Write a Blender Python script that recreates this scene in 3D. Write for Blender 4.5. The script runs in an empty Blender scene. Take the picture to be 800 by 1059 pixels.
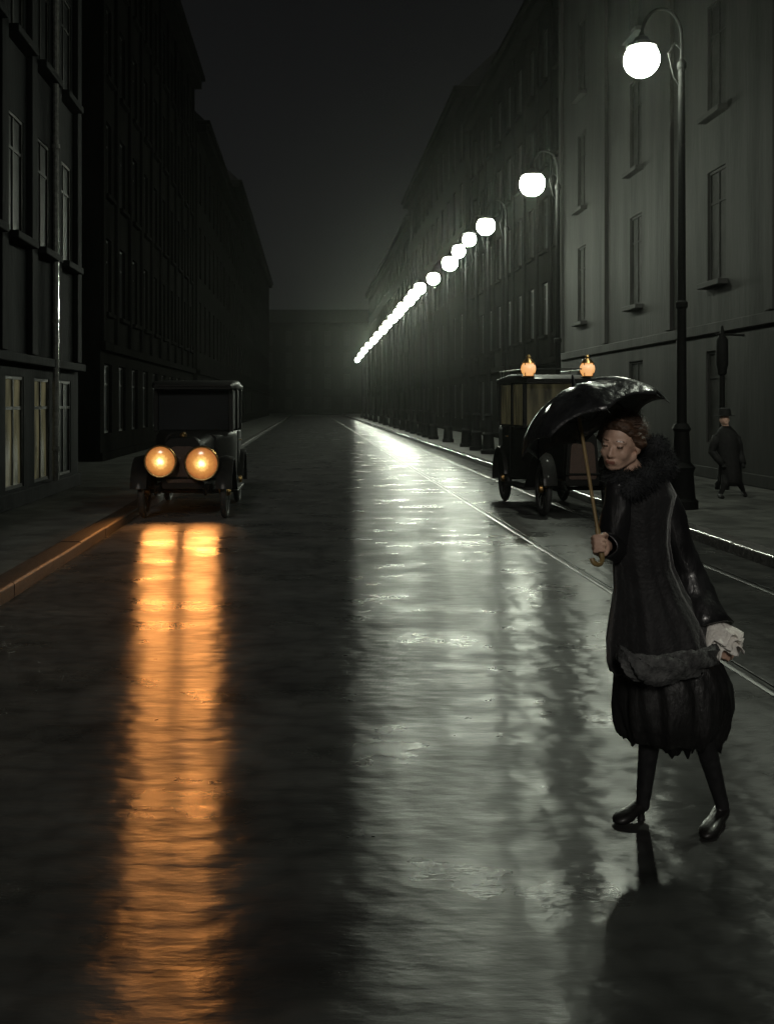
import bpy, bmesh, math, random
from mathutils import Vector, Matrix, noise, Quaternion
random.seed(7)
R = math.radians
PI = math.pi
scn = bpy.context.scene
col = scn.collection
V = Vector

# ------------------------------------------------------------------ camera geometry
F, HX, HY, EYE = 1100.0, 320.0, 418.0, 1.70


def at(px, py, Y):
    return V(((px - HX) / F * Y, Y, EYE - (py - HY) / F * Y))


# ------------------------------------------------------------------ materials
def new_mat(name):
    m = bpy.data.materials.new(name)
    m.use_nodes = True
    nt = m.node_tree
    return m, nt, nt.nodes['Principled BSDF'], nt.nodes['Material Output']


def N(nt, typ, **kw):
    n = nt.nodes.new(typ)
    for k, v in kw.items():
        if k.startswith('_'):
            setattr(n, k[1:], v)
        else:
            n.inputs[k.replace('__', ' ')].default_value = v
    return n


def noise_mat(name, c1, c2, scale=6.0, rough=(0.4, 0.7), bump=0.2, bscale=40.0, metal=0.0, coat=0.0, spec=0.5, stretch=(1, 1, 1), sheen=0.0):
    m, nt, p, out = new_mat(name)
    L = nt.links.new
    tc = N(nt, 'ShaderNodeTexCoord')
    mp = N(nt, 'ShaderNodeMapping')
    mp.inputs['Scale'].default_value = stretch
    L(tc.outputs['Object'], mp.inputs['Vector'])
    n1 = N(nt, 'ShaderNodeTexNoise', Scale=scale, Detail=6.0, Roughness=0.62)
    L(mp.outputs[0], n1.inputs['Vector'])
    rp = N(nt, 'ShaderNodeValToRGB')
    rp.color_ramp.elements[0].position = 0.3
    rp.color_ramp.elements[1].position = 0.72
    rp.color_ramp.elements[0].color = (*c1, 1)
    rp.color_ramp.elements[1].color = (*c2, 1)
    L(n1.outputs['Fac'], rp.inputs[0])
    L(rp.outputs[0], p.inputs['Base Color'])
    mr = N(nt, 'ShaderNodeMapRange')
    mr.inputs['To Min'].default_value = rough[0]
    mr.inputs['To Max'].default_value = rough[1]
    n2 = N(nt, 'ShaderNodeTexNoise', Scale=scale * 2.3, Detail=4.0)
    L(mp.outputs[0], n2.inputs['Vector'])
    L(n2.outputs['Fac'], mr.inputs[0])
    L(mr.outputs[0], p.inputs['Roughness'])
    if bump:
        n3 = N(nt, 'ShaderNodeTexNoise', Scale=bscale, Detail=5.0)
        L(mp.outputs[0], n3.inputs['Vector'])
        b = N(nt, 'ShaderNodeBump', Strength=bump, Distance=0.02)
        L(n3.outputs['Fac'], b.inputs['Height'])
        L(b.outputs[0], p.inputs['Normal'])
    p.inputs['Metallic'].default_value = metal
    p.inputs['Coat Weight'].default_value = coat
    p.inputs['Coat Roughness'].default_value = 0.12
    p.inputs['Specular IOR Level'].default_value = spec
    p.inputs['Sheen Weight'].default_value = sheen
    return m


def wet_ground(name, c1, c2, bw, bh, mortar, aniso, r_lo, r_hi, ripple, sett):
    """wet paving: setts in the bump, standing water that is smoother, ripples across the street"""
    m, nt, p, out = new_mat(name)
    L = nt.links.new
    tc = N(nt, 'ShaderNodeTexCoord')
    co = tc.outputs['Object']
    # colour
    n1 = N(nt, 'ShaderNodeTexNoise', Scale=1.3, Detail=8.0, Roughness=0.65)
    L(co, n1.inputs['Vector'])
    rp = N(nt, 'ShaderNodeValToRGB')
    rp.color_ramp.elements[0].position = 0.3
    rp.color_ramp.elements[1].position = 0.7
    rp.color_ramp.elements[0].color = (*c1, 1)
    rp.color_ramp.elements[1].color = (*c2, 1)
    L(n1.outputs['Fac'], rp.inputs[0])
    # small rounded stones, wobbled
    wv = N(nt, 'ShaderNodeTexNoise', Scale=2.2, Detail=3.0)
    L(co, wv.inputs['Vector'])
    wm = N(nt, 'ShaderNodeMix', _data_type='RGBA')
    wm.inputs['Factor'].default_value = 0.12
    L(co, wm.inputs['A'])
    L(wv.outputs['Color'], wm.inputs['B'])
    ms = N(nt, 'ShaderNodeMapping')
    ms.inputs['Scale'].default_value = (1.0 / bw, 1.0 / bh, 1.0)
    L(wm.outputs['Result'], ms.inputs['Vector'])
    vo = N(nt, 'ShaderNodeTexVoronoi', _feature='SMOOTH_F1', _voronoi_dimensions='2D', Scale=1.0)
    vo.inputs['Smoothness'].default_value = 0.35
    vo.inputs['Randomness'].default_value = 0.75
    L(ms.outputs[0], vo.inputs['Vector'])
    bc = N(nt, 'ShaderNodeValToRGB')
    bc.color_ramp.elements[0].color = (1, 1, 1, 1)
    bc.color_ramp.elements[1].color = (0.6, 0.6, 0.6, 1)
    bc.color_ramp.elements[0].position = 0.35
    bc.color_ramp.elements[1].position = 0.8
    L(vo.outputs['Distance'], bc.inputs[0])
    mx = N(nt, 'ShaderNodeMix', _data_type='RGBA', _blend_type='MULTIPLY')
    mx.inputs['Factor'].default_value = 1.0
    L(rp.outputs[0], mx.inputs['A'])
    L(bc.outputs[0], mx.inputs['B'])
    L(mx.outputs['Result'], p.inputs['Base Color'])
    # standing water
    mp = N(nt, 'ShaderNodeMapping')
    mp.inputs['Scale'].default_value = (0.75, 1.0, 1.0)
    L(co, mp.inputs['Vector'])
    pd = N(nt, 'ShaderNodeTexNoise', Scale=1.5, Detail=5.0, Roughness=0.6)
    L(mp.outputs[0], pd.inputs['Vector'])
    ps = N(nt, 'ShaderNodeMapRange', _interpolation_type='SMOOTHSTEP')
    ps.inputs['From Min'].default_value = 0.38
    ps.inputs['From Max'].default_value = 0.68
    L(pd.outputs['Fac'], ps.inputs[0])
    mr = N(nt, 'ShaderNodeMapRange')
    mr.inputs['To Min'].default_value = r_hi
    mr.inputs['To Max'].default_value = r_lo
    L(ps.outputs[0], mr.inputs[0])
    # sett-to-sett variation of polish
    sm = N(nt, 'ShaderNodeMath', _operation='MULTIPLY_ADD')
    sm.inputs[1].default_value = 0.09
    sm.inputs[0].default_value = 0.4
    sv = N(nt, 'ShaderNodeTexNoise', Scale=7.0, Detail=3.0)
    L(wm.outputs['Result'], sv.inputs['Vector'])
    L(sv.outputs['Fac'], sm.inputs[0])
    L(mr.outputs[0], sm.inputs[2])
    L(sm.outputs[0], p.inputs['Roughness'])
    # bump: setts (less under water) + ripples across the street
    inv = N(nt, 'ShaderNodeMath', _operation='MULTIPLY_ADD')
    inv.inputs[1].default_value = -0.75
    inv.inputs[2].default_value = 1.0
    L(ps.outputs[0], inv.inputs[0])
    sb = N(nt, 'ShaderNodeMath', _operation='MULTIPLY')
    sb.inputs[1].default_value = sett
    L(inv.outputs[0], sb.inputs[0])
    hb = N(nt, 'ShaderNodeMath', _operation='MULTIPLY')
    L(vo.outputs['Distance'], hb.inputs[0])
    L(sb.outputs[0], hb.inputs[1])
    hn = N(nt, 'ShaderNodeMath', _operation='MULTIPLY')
    hn.inputs[1].default_value = -1.0
    L(hb.outputs[0], hn.inputs[0])
    b1 = N(nt, 'ShaderNodeBump', Strength=1.0, Distance=0.01)
    L(hn.outputs[0], b1.inputs['Height'])
    mp2 = N(nt, 'ShaderNodeMapping')
    mp2.inputs['Scale'].default_value = (1.9, 6.0, 1.0)
    L(co, mp2.inputs['Vector'])
    rn = N(nt, 'ShaderNodeTexNoise', Scale=2.6, Detail=4.0, Roughness=0.55)
    L(mp2.outputs[0], rn.inputs['Vector'])
    b2 = N(nt, 'ShaderNodeBump', Strength=1.0, Distance=ripple)
    L(rn.outputs['Fac'], b2.inputs['Height'])
    L(b1.outputs[0], b2.inputs['Normal'])
    L(b2.outputs[0], p.inputs['Normal'])
    p.inputs['Specular IOR Level'].default_value = 0.5
    p.inputs['IOR'].default_value = 1.31
    p.inputs['Anisotropic'].default_value = aniso
    tg = N(nt, 'ShaderNodeTangent', _direction_type='UV_MAP')
    tg.uv_map = 'UVMap'
    L(tg.outputs[0], p.inputs['Tangent'])
    p.inputs['Anisotropic Rotation'].default_value = ANISO_ROT
    return m


def emit_mat(name, color, strength):
    m, nt, p, out = new_mat(name)
    p.inputs['Base Color'].default_value = (0.5, 0.5, 0.48, 1)
    p.inputs['Emission Color'].default_value = (*color, 1)
    p.inputs['Emission Strength'].default_value = strength
    p.inputs['Roughness'].default_value = 0.3
    return m


def lit_pane(name, c1, c2, strength, scale):
    """a window lit from the room behind, with curtains and shapes showing through"""
    m, nt, p, out = new_mat(name)
    L = nt.links.new
    tc = N(nt, 'ShaderNodeTexCoord')
    mp = N(nt, 'ShaderNodeMapping')
    mp.inputs['Scale'].default_value = (3.0, 3.0, 0.6)
    L(tc.outputs['Object'], mp.inputs['Vector'])
    n1 = N(nt, 'ShaderNodeTexNoise', Scale=scale, Detail=4.0)
    L(mp.outputs[0], n1.inputs['Vector'])
    rp = N(nt, 'ShaderNodeValToRGB')
    rp.color_ramp.elements[0].position = 0.35
    rp.color_ramp.elements[1].position = 0.7
    rp.color_ramp.elements[0].color = (*c1, 1)
    rp.color_ramp.elements[1].color = (*c2, 1)
    L(n1.outputs['Fac'], rp.inputs[0])
    L(rp.outputs[0], p.inputs['Emission Color'])
    p.inputs['Emission Strength'].default_value = strength
    p.inputs['Base Color'].default_value = (0.02, 0.02, 0.02, 1)
    p.inputs['Roughness'].default_value = 0.12
    return m


ANISO_ROT = 0.25
GLOBE = 205.0
M = {}
M['road'] = wet_ground('wet_setts', (0.016, 0.017, 0.017), (0.05, 0.05, 0.048), 0.16, 0.12, 0.016, 1.0, 0.21, 0.32, 0.0036, 0.36)
M['pave'] = wet_ground('wet_flagstones', (0.03, 0.031, 0.03), (0.085, 0.087, 0.08), 0.3, 0.3, 0.014, 0.8, 0.40, 0.5, 0.004, 0.15)
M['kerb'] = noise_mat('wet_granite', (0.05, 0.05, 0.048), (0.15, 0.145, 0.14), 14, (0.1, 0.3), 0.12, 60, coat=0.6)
M['ground'] = noise_mat('dark_earth', (0.03, 0.03, 0.028), (0.06, 0.058, 0.05), 0.6, (0.6, 0.9), 0.2, 6)
M['steel'] = noise_mat('worn_steel', (0.008, 0.008, 0.008), (0.07, 0.07, 0.069), 0.9, (0.25, 0.6), 0.03, 30, metal=1.0)
M['iron'] = noise_mat('painted_iron', (0.002, 0.0021, 0.0021), (0.005, 0.0052, 0.005), 20, (0.6, 0.85), 0.1, 60, spec=0.06)
M['globe'] = emit_mat('opal_glass_lit', (0.92, 1.0, 0.81), GLOBE)
M['stoneR'] = noise_mat('sooty_stone', (0.004, 0.004, 0.0038), (0.012, 0.0118, 0.011), 1.2, (0.7, 0.9), 0.4, 12, spec=0.12, stretch=(1, 1, 0.3))
M['stoneL'] = noise_mat('grey_render', (0.0035, 0.0037, 0.004), (0.0105, 0.0112, 0.012), 1.0, (0.75, 0.95), 0.4, 10, spec=0.04, stretch=(1, 1, 0.3))
M['stoneD'] = noise_mat('soot_black_stone', (0.003, 0.003, 0.0028), (0.008, 0.0079, 0.0075), 1.2, (0.85, 1.0), 0.4, 12, spec=0.0, stretch=(1, 1, 0.3))
M['stoneP'] = noise_mat('smoke_grey_stucco', (0.013, 0.0132, 0.0125), (0.032, 0.0324, 0.031), 0.9, (0.7, 0.92), 0.35, 9, spec=0.05, stretch=(1, 1, 0.18))
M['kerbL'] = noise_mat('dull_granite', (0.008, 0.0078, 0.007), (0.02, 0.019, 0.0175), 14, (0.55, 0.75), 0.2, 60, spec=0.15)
M['trim'] = noise_mat('weathered_trim', (0.006, 0.006, 0.0055), (0.018, 0.0175, 0.017), 3, (0.6, 0.85), 0.3, 20, spec=0.15)
M['roof'] = noise_mat('slate', (0.003, 0.003, 0.0033), (0.009, 0.009, 0.0095), 5, (0.6, 0.8), 0.3, 30, spec=0.1)
M['woodframe'] = noise_mat('dark_painted_wood', (0.005, 0.005, 0.0045), (0.014, 0.0135, 0.012), 12, (0.5, 0.7), 0.15, 50, spec=0.2)
M['glass'] = noise_mat('dark_window_glass', (0.004, 0.0045, 0.005), (0.009, 0.010, 0.011), 2, (0.4, 0.6), 0.04, 3, spec=0.06)
M['litpane'] = lit_pane('dim_lit_window', (0.012, 0.012, 0.007), (0.075, 0.068, 0.036), 1.0, 1.6)
M['cabpane'] = lit_pane('cab_interior_glow', (0.005, 0.0045, 0.002), (0.034, 0.030, 0.014), 1.0, 2.2)
M['carpaint'] = noise_mat('black_lacquer', (0.003, 0.003, 0.003), (0.007, 0.0065, 0.006), 6, (0.5, 0.7), 0.05, 30, coat=0.03, spec=0.1)
M['rubber'] = noise_mat('rubber', (0.008, 0.008, 0.008), (0.02, 0.02, 0.019), 30, (0.5, 0.8), 0.2, 90)
M['brass'] = noise_mat('tarnished_brass', (0.22, 0.13, 0.05), (0.42, 0.27, 0.11), 18, (0.2, 0.45), 0.08, 60, metal=1.0)
M['radiator'] = noise_mat('radiator_core', (0.022, 0.010, 0.006), (0.055, 0.026, 0.015), 40, (0.3, 0.5), 0.6, 160)
M['cloth'] = noise_mat('black_satin_coat', (0.006, 0.006, 0.007), (0.016, 0.016, 0.017), 9, (0.24, 0.45), 0.4, 22, coat=0.25, spec=0.6, stretch=(1, 1, 0.4))
M['skirt'] = noise_mat('black_taffeta', (0.006, 0.006, 0.006), (0.015, 0.015, 0.015), 12, (0.35, 0.6), 0.4, 40, stretch=(1, 1, 0.4))
M['fur'] = noise_mat('dark_grey_fur', (0.008, 0.009, 0.010), (0.05, 0.052, 0.055), 14, (0.8, 1.0), 0.3, 120, spec=0.1)
M['wool'] = noise_mat('black_wool_coat', (0.005, 0.005, 0.0055), (0.014, 0.014, 0.015), 12, (0.5, 0.8), 0.3, 60, spec=0.3, sheen=0.25)
M['highlit_fur'] = noise_mat('grey_fur_with_highlights', (0.02, 0.021, 0.022), (0.12, 0.122, 0.12), 30, (0.55, 0.85), 0.5, 90, spec=0.3)  # grey fur, paler so that the fold's highlights sit in its colour
M['shutter'] = noise_mat('closed_grey_shutters', (0.010, 0.0102, 0.0096), (0.022, 0.0222, 0.021), 3, (0.7, 0.9), 0.3, 20, spec=0.05)
M['lace'] = noise_mat('white_ruffle', (0.72, 0.69, 0.63), (0.9, 0.88, 0.83), 24, (0.6, 0.9), 0.4, 90)
M['skin'] = noise_mat('skin', (0.48, 0.30, 0.22), (0.62, 0.42, 0.32), 30, (0.4, 0.55), 0.05, 90)
M['lips'] = noise_mat('lips', (0.27, 0.12, 0.09), (0.32, 0.14, 0.11), 30, (0.35, 0.5), 0.0)
M['eye'] = noise_mat('dark_eye', (0.06, 0.035, 0.025), (0.11, 0.07, 0.05), 30, (0.2, 0.3), 0.0)
M['stocking'] = noise_mat('dark_stocking', (0.008, 0.008, 0.009), (0.02, 0.02, 0.021), 30, (0.4, 0.6), 0.1, 120)
M['leather'] = noise_mat('black_leather', (0.006, 0.006, 0.006), (0.015, 0.014, 0.013), 22, (0.35, 0.5), 0.08, 80, coat=0.08, spec=0.4)
M['hair'] = noise_mat('brown_hair', (0.035, 0.018, 0.01), (0.12, 0.065, 0.038), 40, (0.35, 0.55), 0.4, 90, stretch=(1, 1, 4))
M['silk'] = noise_mat('wet_black_silk', (0.006, 0.006, 0.007), (0.022, 0.023, 0.025), 16, (0.2, 0.5), 0.45, 30, coat=0.4, spec=1.0)
M['bamboo'] = noise_mat('bamboo_cane', (0.16, 0.11, 0.04), (0.28, 0.2, 0.085), 18, (0.3, 0.5), 0.1, 60)
M['darkwool'] = noise_mat('dark_wool', (0.005, 0.005, 0.005), (0.012, 0.012, 0.012), 20, (0.7, 0.95), 0.3, 80, spec=0.15)


def headlight_lens():
    m, nt, p, out = new_mat('headlight_lens')
    L = nt.links.new
    tc = N(nt, 'ShaderNodeTexCoord')
    sep = N(nt, 'ShaderNodeSeparateXYZ')
    L(tc.outputs['Object'], sep.inputs[0])
    cmb = N(nt, 'ShaderNodeCombineXYZ')
    L(sep.outputs['X'], cmb.inputs['X'])
    L(sep.outputs['Z'], cmb.inputs['Z'])
    ln = N(nt, 'ShaderNodeVectorMath', _operation='LENGTH')
    L(cmb.outputs[0], ln.inputs[0])
    nz = N(nt, 'ShaderNodeTexNoise', Scale=22.0, Detail=3.0)
    L(tc.outputs['Object'], nz.inputs['Vector'])
    ad = N(nt, 'ShaderNodeMath', _operation='MULTIPLY_ADD')
    ad.inputs[1].default_value = 0.07
    L(nz.outputs['Fac'], ad.inputs[0])
    L(ln.outputs['Value'], ad.inputs[2])
    mr = N(nt, 'ShaderNodeMapRange')
    mr.inputs['From Min'].default_value = 0.05
    mr.inputs['From Max'].default_value = 0.27
    L(ad.outputs[0], mr.inputs[0])
    rp = N(nt, 'ShaderNodeValToRGB')
    cr = rp.color_ramp
    cr.elements[0].position = 0.0
    cr.elements[0].color = (4.0, 2.9, 1.1, 1)
    cr.elements[1].position = 1.0
    cr.elements[1].color = (0.30, 0.085, 0.02, 1)
    e = cr.elements.new(0.22)
    e.color = (1.4, 0.80, 0.22, 1)
    e = cr.elements.new(0.5)
    e.color = (0.66, 0.27, 0.06, 1)
    L(mr.outputs[0], rp.inputs[0])
    L(rp.outputs[0], p.inputs['Emission Color'])
    p.inputs['Emission Strength'].default_value = 1.0
    p.inputs['Base Color'].default_value = (0.05, 0.04, 0.03, 1)
    p.inputs['Roughness'].default_value = 0.15
    return m


M['lens'] = headlight_lens()
M['lantern'] = emit_mat('amber_lantern_glass', (1.0, 0.45, 0.12), 0.8)


# ------------------------------------------------------------------ mesh helpers
class MB:
    def __init__(s):
        s.bm = bmesh.new()

    def box(s, x0, x1, y0, y1, z0, z1):
        v = [s.bm.verts.new((x, y, z)) for x in (x0, x1) for y in (y0, y1) for z in (z0, z1)]
        for f in ((0, 1, 3, 2), (4, 6, 7, 5), (0, 4, 5, 1), (2, 3, 7, 6), (0, 2, 6, 4), (1, 5, 7, 3)):
            s.bm.faces.new([v[i] for i in f])
        return s

    def loft(s, rings, close=True, cap0=True, cap1=True):
        vr = [[s.bm.verts.new(p) for p in r] for r in rings]
        n = len(vr[0])
        for a, b in zip(vr, vr[1:]):
            for i in range(n if close else n - 1):
                j = (i + 1) % n
                s.bm.faces.new((a[i], a[j], b[j], b[i]))
        if cap0:
            s.bm.faces.new(list(reversed(vr[0])))
        if cap1:
            s.bm.faces.new(vr[-1])
        return vr

    def lathe(s, prof, c=(0, 0, 0), axis='Z', n=20, cap=True):
        c = V(c)
        rings = []
        for r, h in prof:
            ring = []
            for i in range(n):
                a = 2 * PI * i / n
                x, y = r * math.cos(a), r * math.sin(a)
                p = {'Z': V((x, y, h)), 'Y': V((x, h, -y)), 'X': V((h, x, y))}[axis]
                ring.append(c + p)
            rings.append(ring)
        s.loft(rings, True, cap, cap)
        return s

    def tube(s, pts, r, n=8, cap=True):
        pts = [V(p) for p in pts]
        rs = r if isinstance(r, (list, tuple)) else [r] * len(pts)
        rings = []
        up = V((0, 0, 1))
        t0 = (pts[1] - pts[0]).normalized()
        if abs(t0.dot(up)) > 0.9:
            up = V((0, 1, 0))
        u = (up - t0 * up.dot(t0)).normalized()
        for i, p in enumerate(pts):
            if i == 0:
                t = pts[1] - pts[0]
            elif i == len(pts) - 1:
                t = pts[-1] - pts[-2]
            else:
                t = (pts[i + 1] - pts[i]).normalized() + (pts[i] - pts[i - 1]).normalized()
            t.normalize()
            u = (u - t * u.dot(t)).normalized()
            w = t.cross(u)
            rings.append([p + (u * math.cos(2 * PI * k / n) + w * math.sin(2 * PI * k / n)) * rs[i] for k in range(n)])
        s.loft(rings, True, cap, cap)
        return s

    def ball(s, c, r, n=14, m=9, basis=None):
        """ellipsoid; r scalar or triple; basis three axes"""
        c = V(c)
        if not isinstance(r, (tuple, list)):
            r = (r, r, r)
        B = basis or (V((1, 0, 0)), V((0, 1, 0)), V((0, 0, 1)))
        rings = []
        for j in range(1, m):
            ph = PI * j / m
            rings.append([c + B[0] * (r[0] * math.sin(ph) * math.cos(2 * PI * i / n)) + B[1] * (r[1] * math.sin(ph) * math.sin(2 * PI * i / n)) - B[2] * (r[2] * math.cos(ph)) for i in range(n)])
        s.loft(rings, True, True, True)
        return s

    def capsule(s, a, b, ra, rb=None, n=14):
        a, b = V(a), V(b)
        rb = ra if rb is None else rb
        t = (b - a).normalized()
        u = t.orthogonal().normalized()
        w = t.cross(u)
        rings = []
        for k in range(1, 5):
            th = PI / 2 * k / 4
            rings.append((a - t * ra * math.cos(th), ra * math.sin(th)))
        for k in range(0, 4):
            th = PI / 2 * k / 4
            rings.append((b + t * rb * math.sin(th), rb * math.cos(th)))
        s.loft([[p + (u * math.cos(2 * PI * i / n) + w * math.sin(2 * PI * i / n)) * r for i in range(n)] for p, r in rings])
        return s

    def build(s, name, mat, parent=None, smooth=35, bevel=0.0, matrix=None, rec=True):
        if rec:
            bmesh.ops.recalc_face_normals(s.bm, faces=s.bm.faces[:])
        me = bpy.data.meshes.new(name)
        s.bm.to_mesh(me)
        s.bm.free()
        o = bpy.data.objects.new(name, me)
        col.objects.link(o)
        if mat:
            me.materials.append(mat)
        if smooth:
            me.shade_smooth()
            me.set_sharp_from_angle(angle=R(smooth))
        if bevel:
            b = o.modifiers.new('bevel', 'BEVEL')
            b.width = bevel
            b.segments = 2
            b.limit_method = 'ANGLE'
        if parent:
            o.parent = parent
        if matrix:
            o.matrix_local = matrix
        return o


def empty(name, loc=(0, 0, 0), rz=0.0):
    o = bpy.data.objects.new(name, None)
    col.objects.link(o)
    o.location = loc
    o.rotation_euler = (0, 0, rz)
    o.empty_display_size = 0.2
    return o


def tag(o, label=None, cat=None, group=None, kind=None):
    for k, v in (('label', label), ('category', cat), ('group', group), ('kind', kind)):
        if v:
            o[k] = v
    return o


def copy_tree(o, parent=None):
    c = o.copy()
    col.objects.link(c)
    c.parent = parent
    for ch in list(o.children):
        copy_tree(ch, c)
    return c


def sheet(name, x0, x1, y0, y1, z, mat, kind='structure'):
    bm = bmesh.new()
    uv = bm.loops.layers.uv.new('UVMap')
    vs = [bm.verts.new(p) for p in ((x0, y0, z), (x1, y0, z), (x1, y1, z), (x0, y1, z))]
    f = bm.faces.new(vs)
    for l in f.loops:
        l[uv].uv = (l.vert.co.x * 0.1, l.vert.co.y * 0.1)
    me = bpy.data.meshes.new(name)
    bm.to_mesh(me)
    bm.free()
    o = bpy.data.objects.new(name, me)
    col.objects.link(o)
    me.materials.append(mat)
    tag(o, kind=kind)
    return o


# ------------------------------------------------------------------ setting: ground, road, pavements, kerbs
XL, XR = -2.60, 4.79          # the two kerb lines
FL, FR = -4.50, 8.50          # the two building lines
PH = 0.13
sheet('ground', -180, 180, -60, 300, -0.02, M['ground'])
sheet('road', XL, XR, -12, 172, 0.0, M['road'])
sheet('pavement_left', -14, XL - 0.24, -12, 172, PH, M['pave'])
sheet('pavement_right', XR + 0.24, 14, -12, 172, PH, M['pave'])


def kerb(name, x, sgn):
    """granite kerb stones with a rounded wet arris on the road side"""
    b = MB()
    y = -12.0
    rng = random.Random(3)
    while y < 172:
        ln = 1.1 + rng.random() * 0.35
        dz = rng.uniform(-0.004, 0.004)
        dx = rng.uniform(-0.004, 0.004)
        prof = [(0, -0.05)]
        for k in range(6):
            a = PI / 2 * k / 5
            prof.append((0.03 - 0.03 * math.cos(a), PH - 0.03 + 0.03 * math.sin(a)))
        prof += [(0.236, PH + 0.002), (0.236, -0.05)]
        y1 = min(y + ln, 172)
        r0 = [V((x + sgn * px + dx, y + 0.004, pz + dz)) for px, pz in prof]
        r1 = [V((x + sgn * px + dx, y1 - 0.004, pz + dz)) for px, pz in prof]
        b.loft([r0, r1])
        y = y1
    return tag(b.build(name, M['kerb'], smooth=40), kind='structure')


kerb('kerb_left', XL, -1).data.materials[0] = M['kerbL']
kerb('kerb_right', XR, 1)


def rail(x, label):
    b = MB()
    # crowned running surface, groove, keeper lip
    prof = []
    for k in range(9):
        a = -1 + 2 * k / 8
        prof.append((0.028 * a, 0.004 + 0.006 * (1 - a * a)))
    prof += [(0.033, -0.01), (0.060, -0.01), (0.062, 0.006), (0.078, 0.006), (0.08, -0.015), (-0.03, -0.015)]
    rings = []
    for i in range(93):
        y = -12 + i * 2
        rings.append([V((x + px, y, pz)) for px, pz in prof])
    b.loft(rings)
    return tag(b.build('tram_rail', M['steel'], smooth=30), label, 'tram rail', 'tram rails in the road')


rail(2.72, 'wet steel tram rail in the road, the one farther from the right kerb')
rail(4.15, 'dull steel tram rail in the road, the one beside the right kerb')


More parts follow.
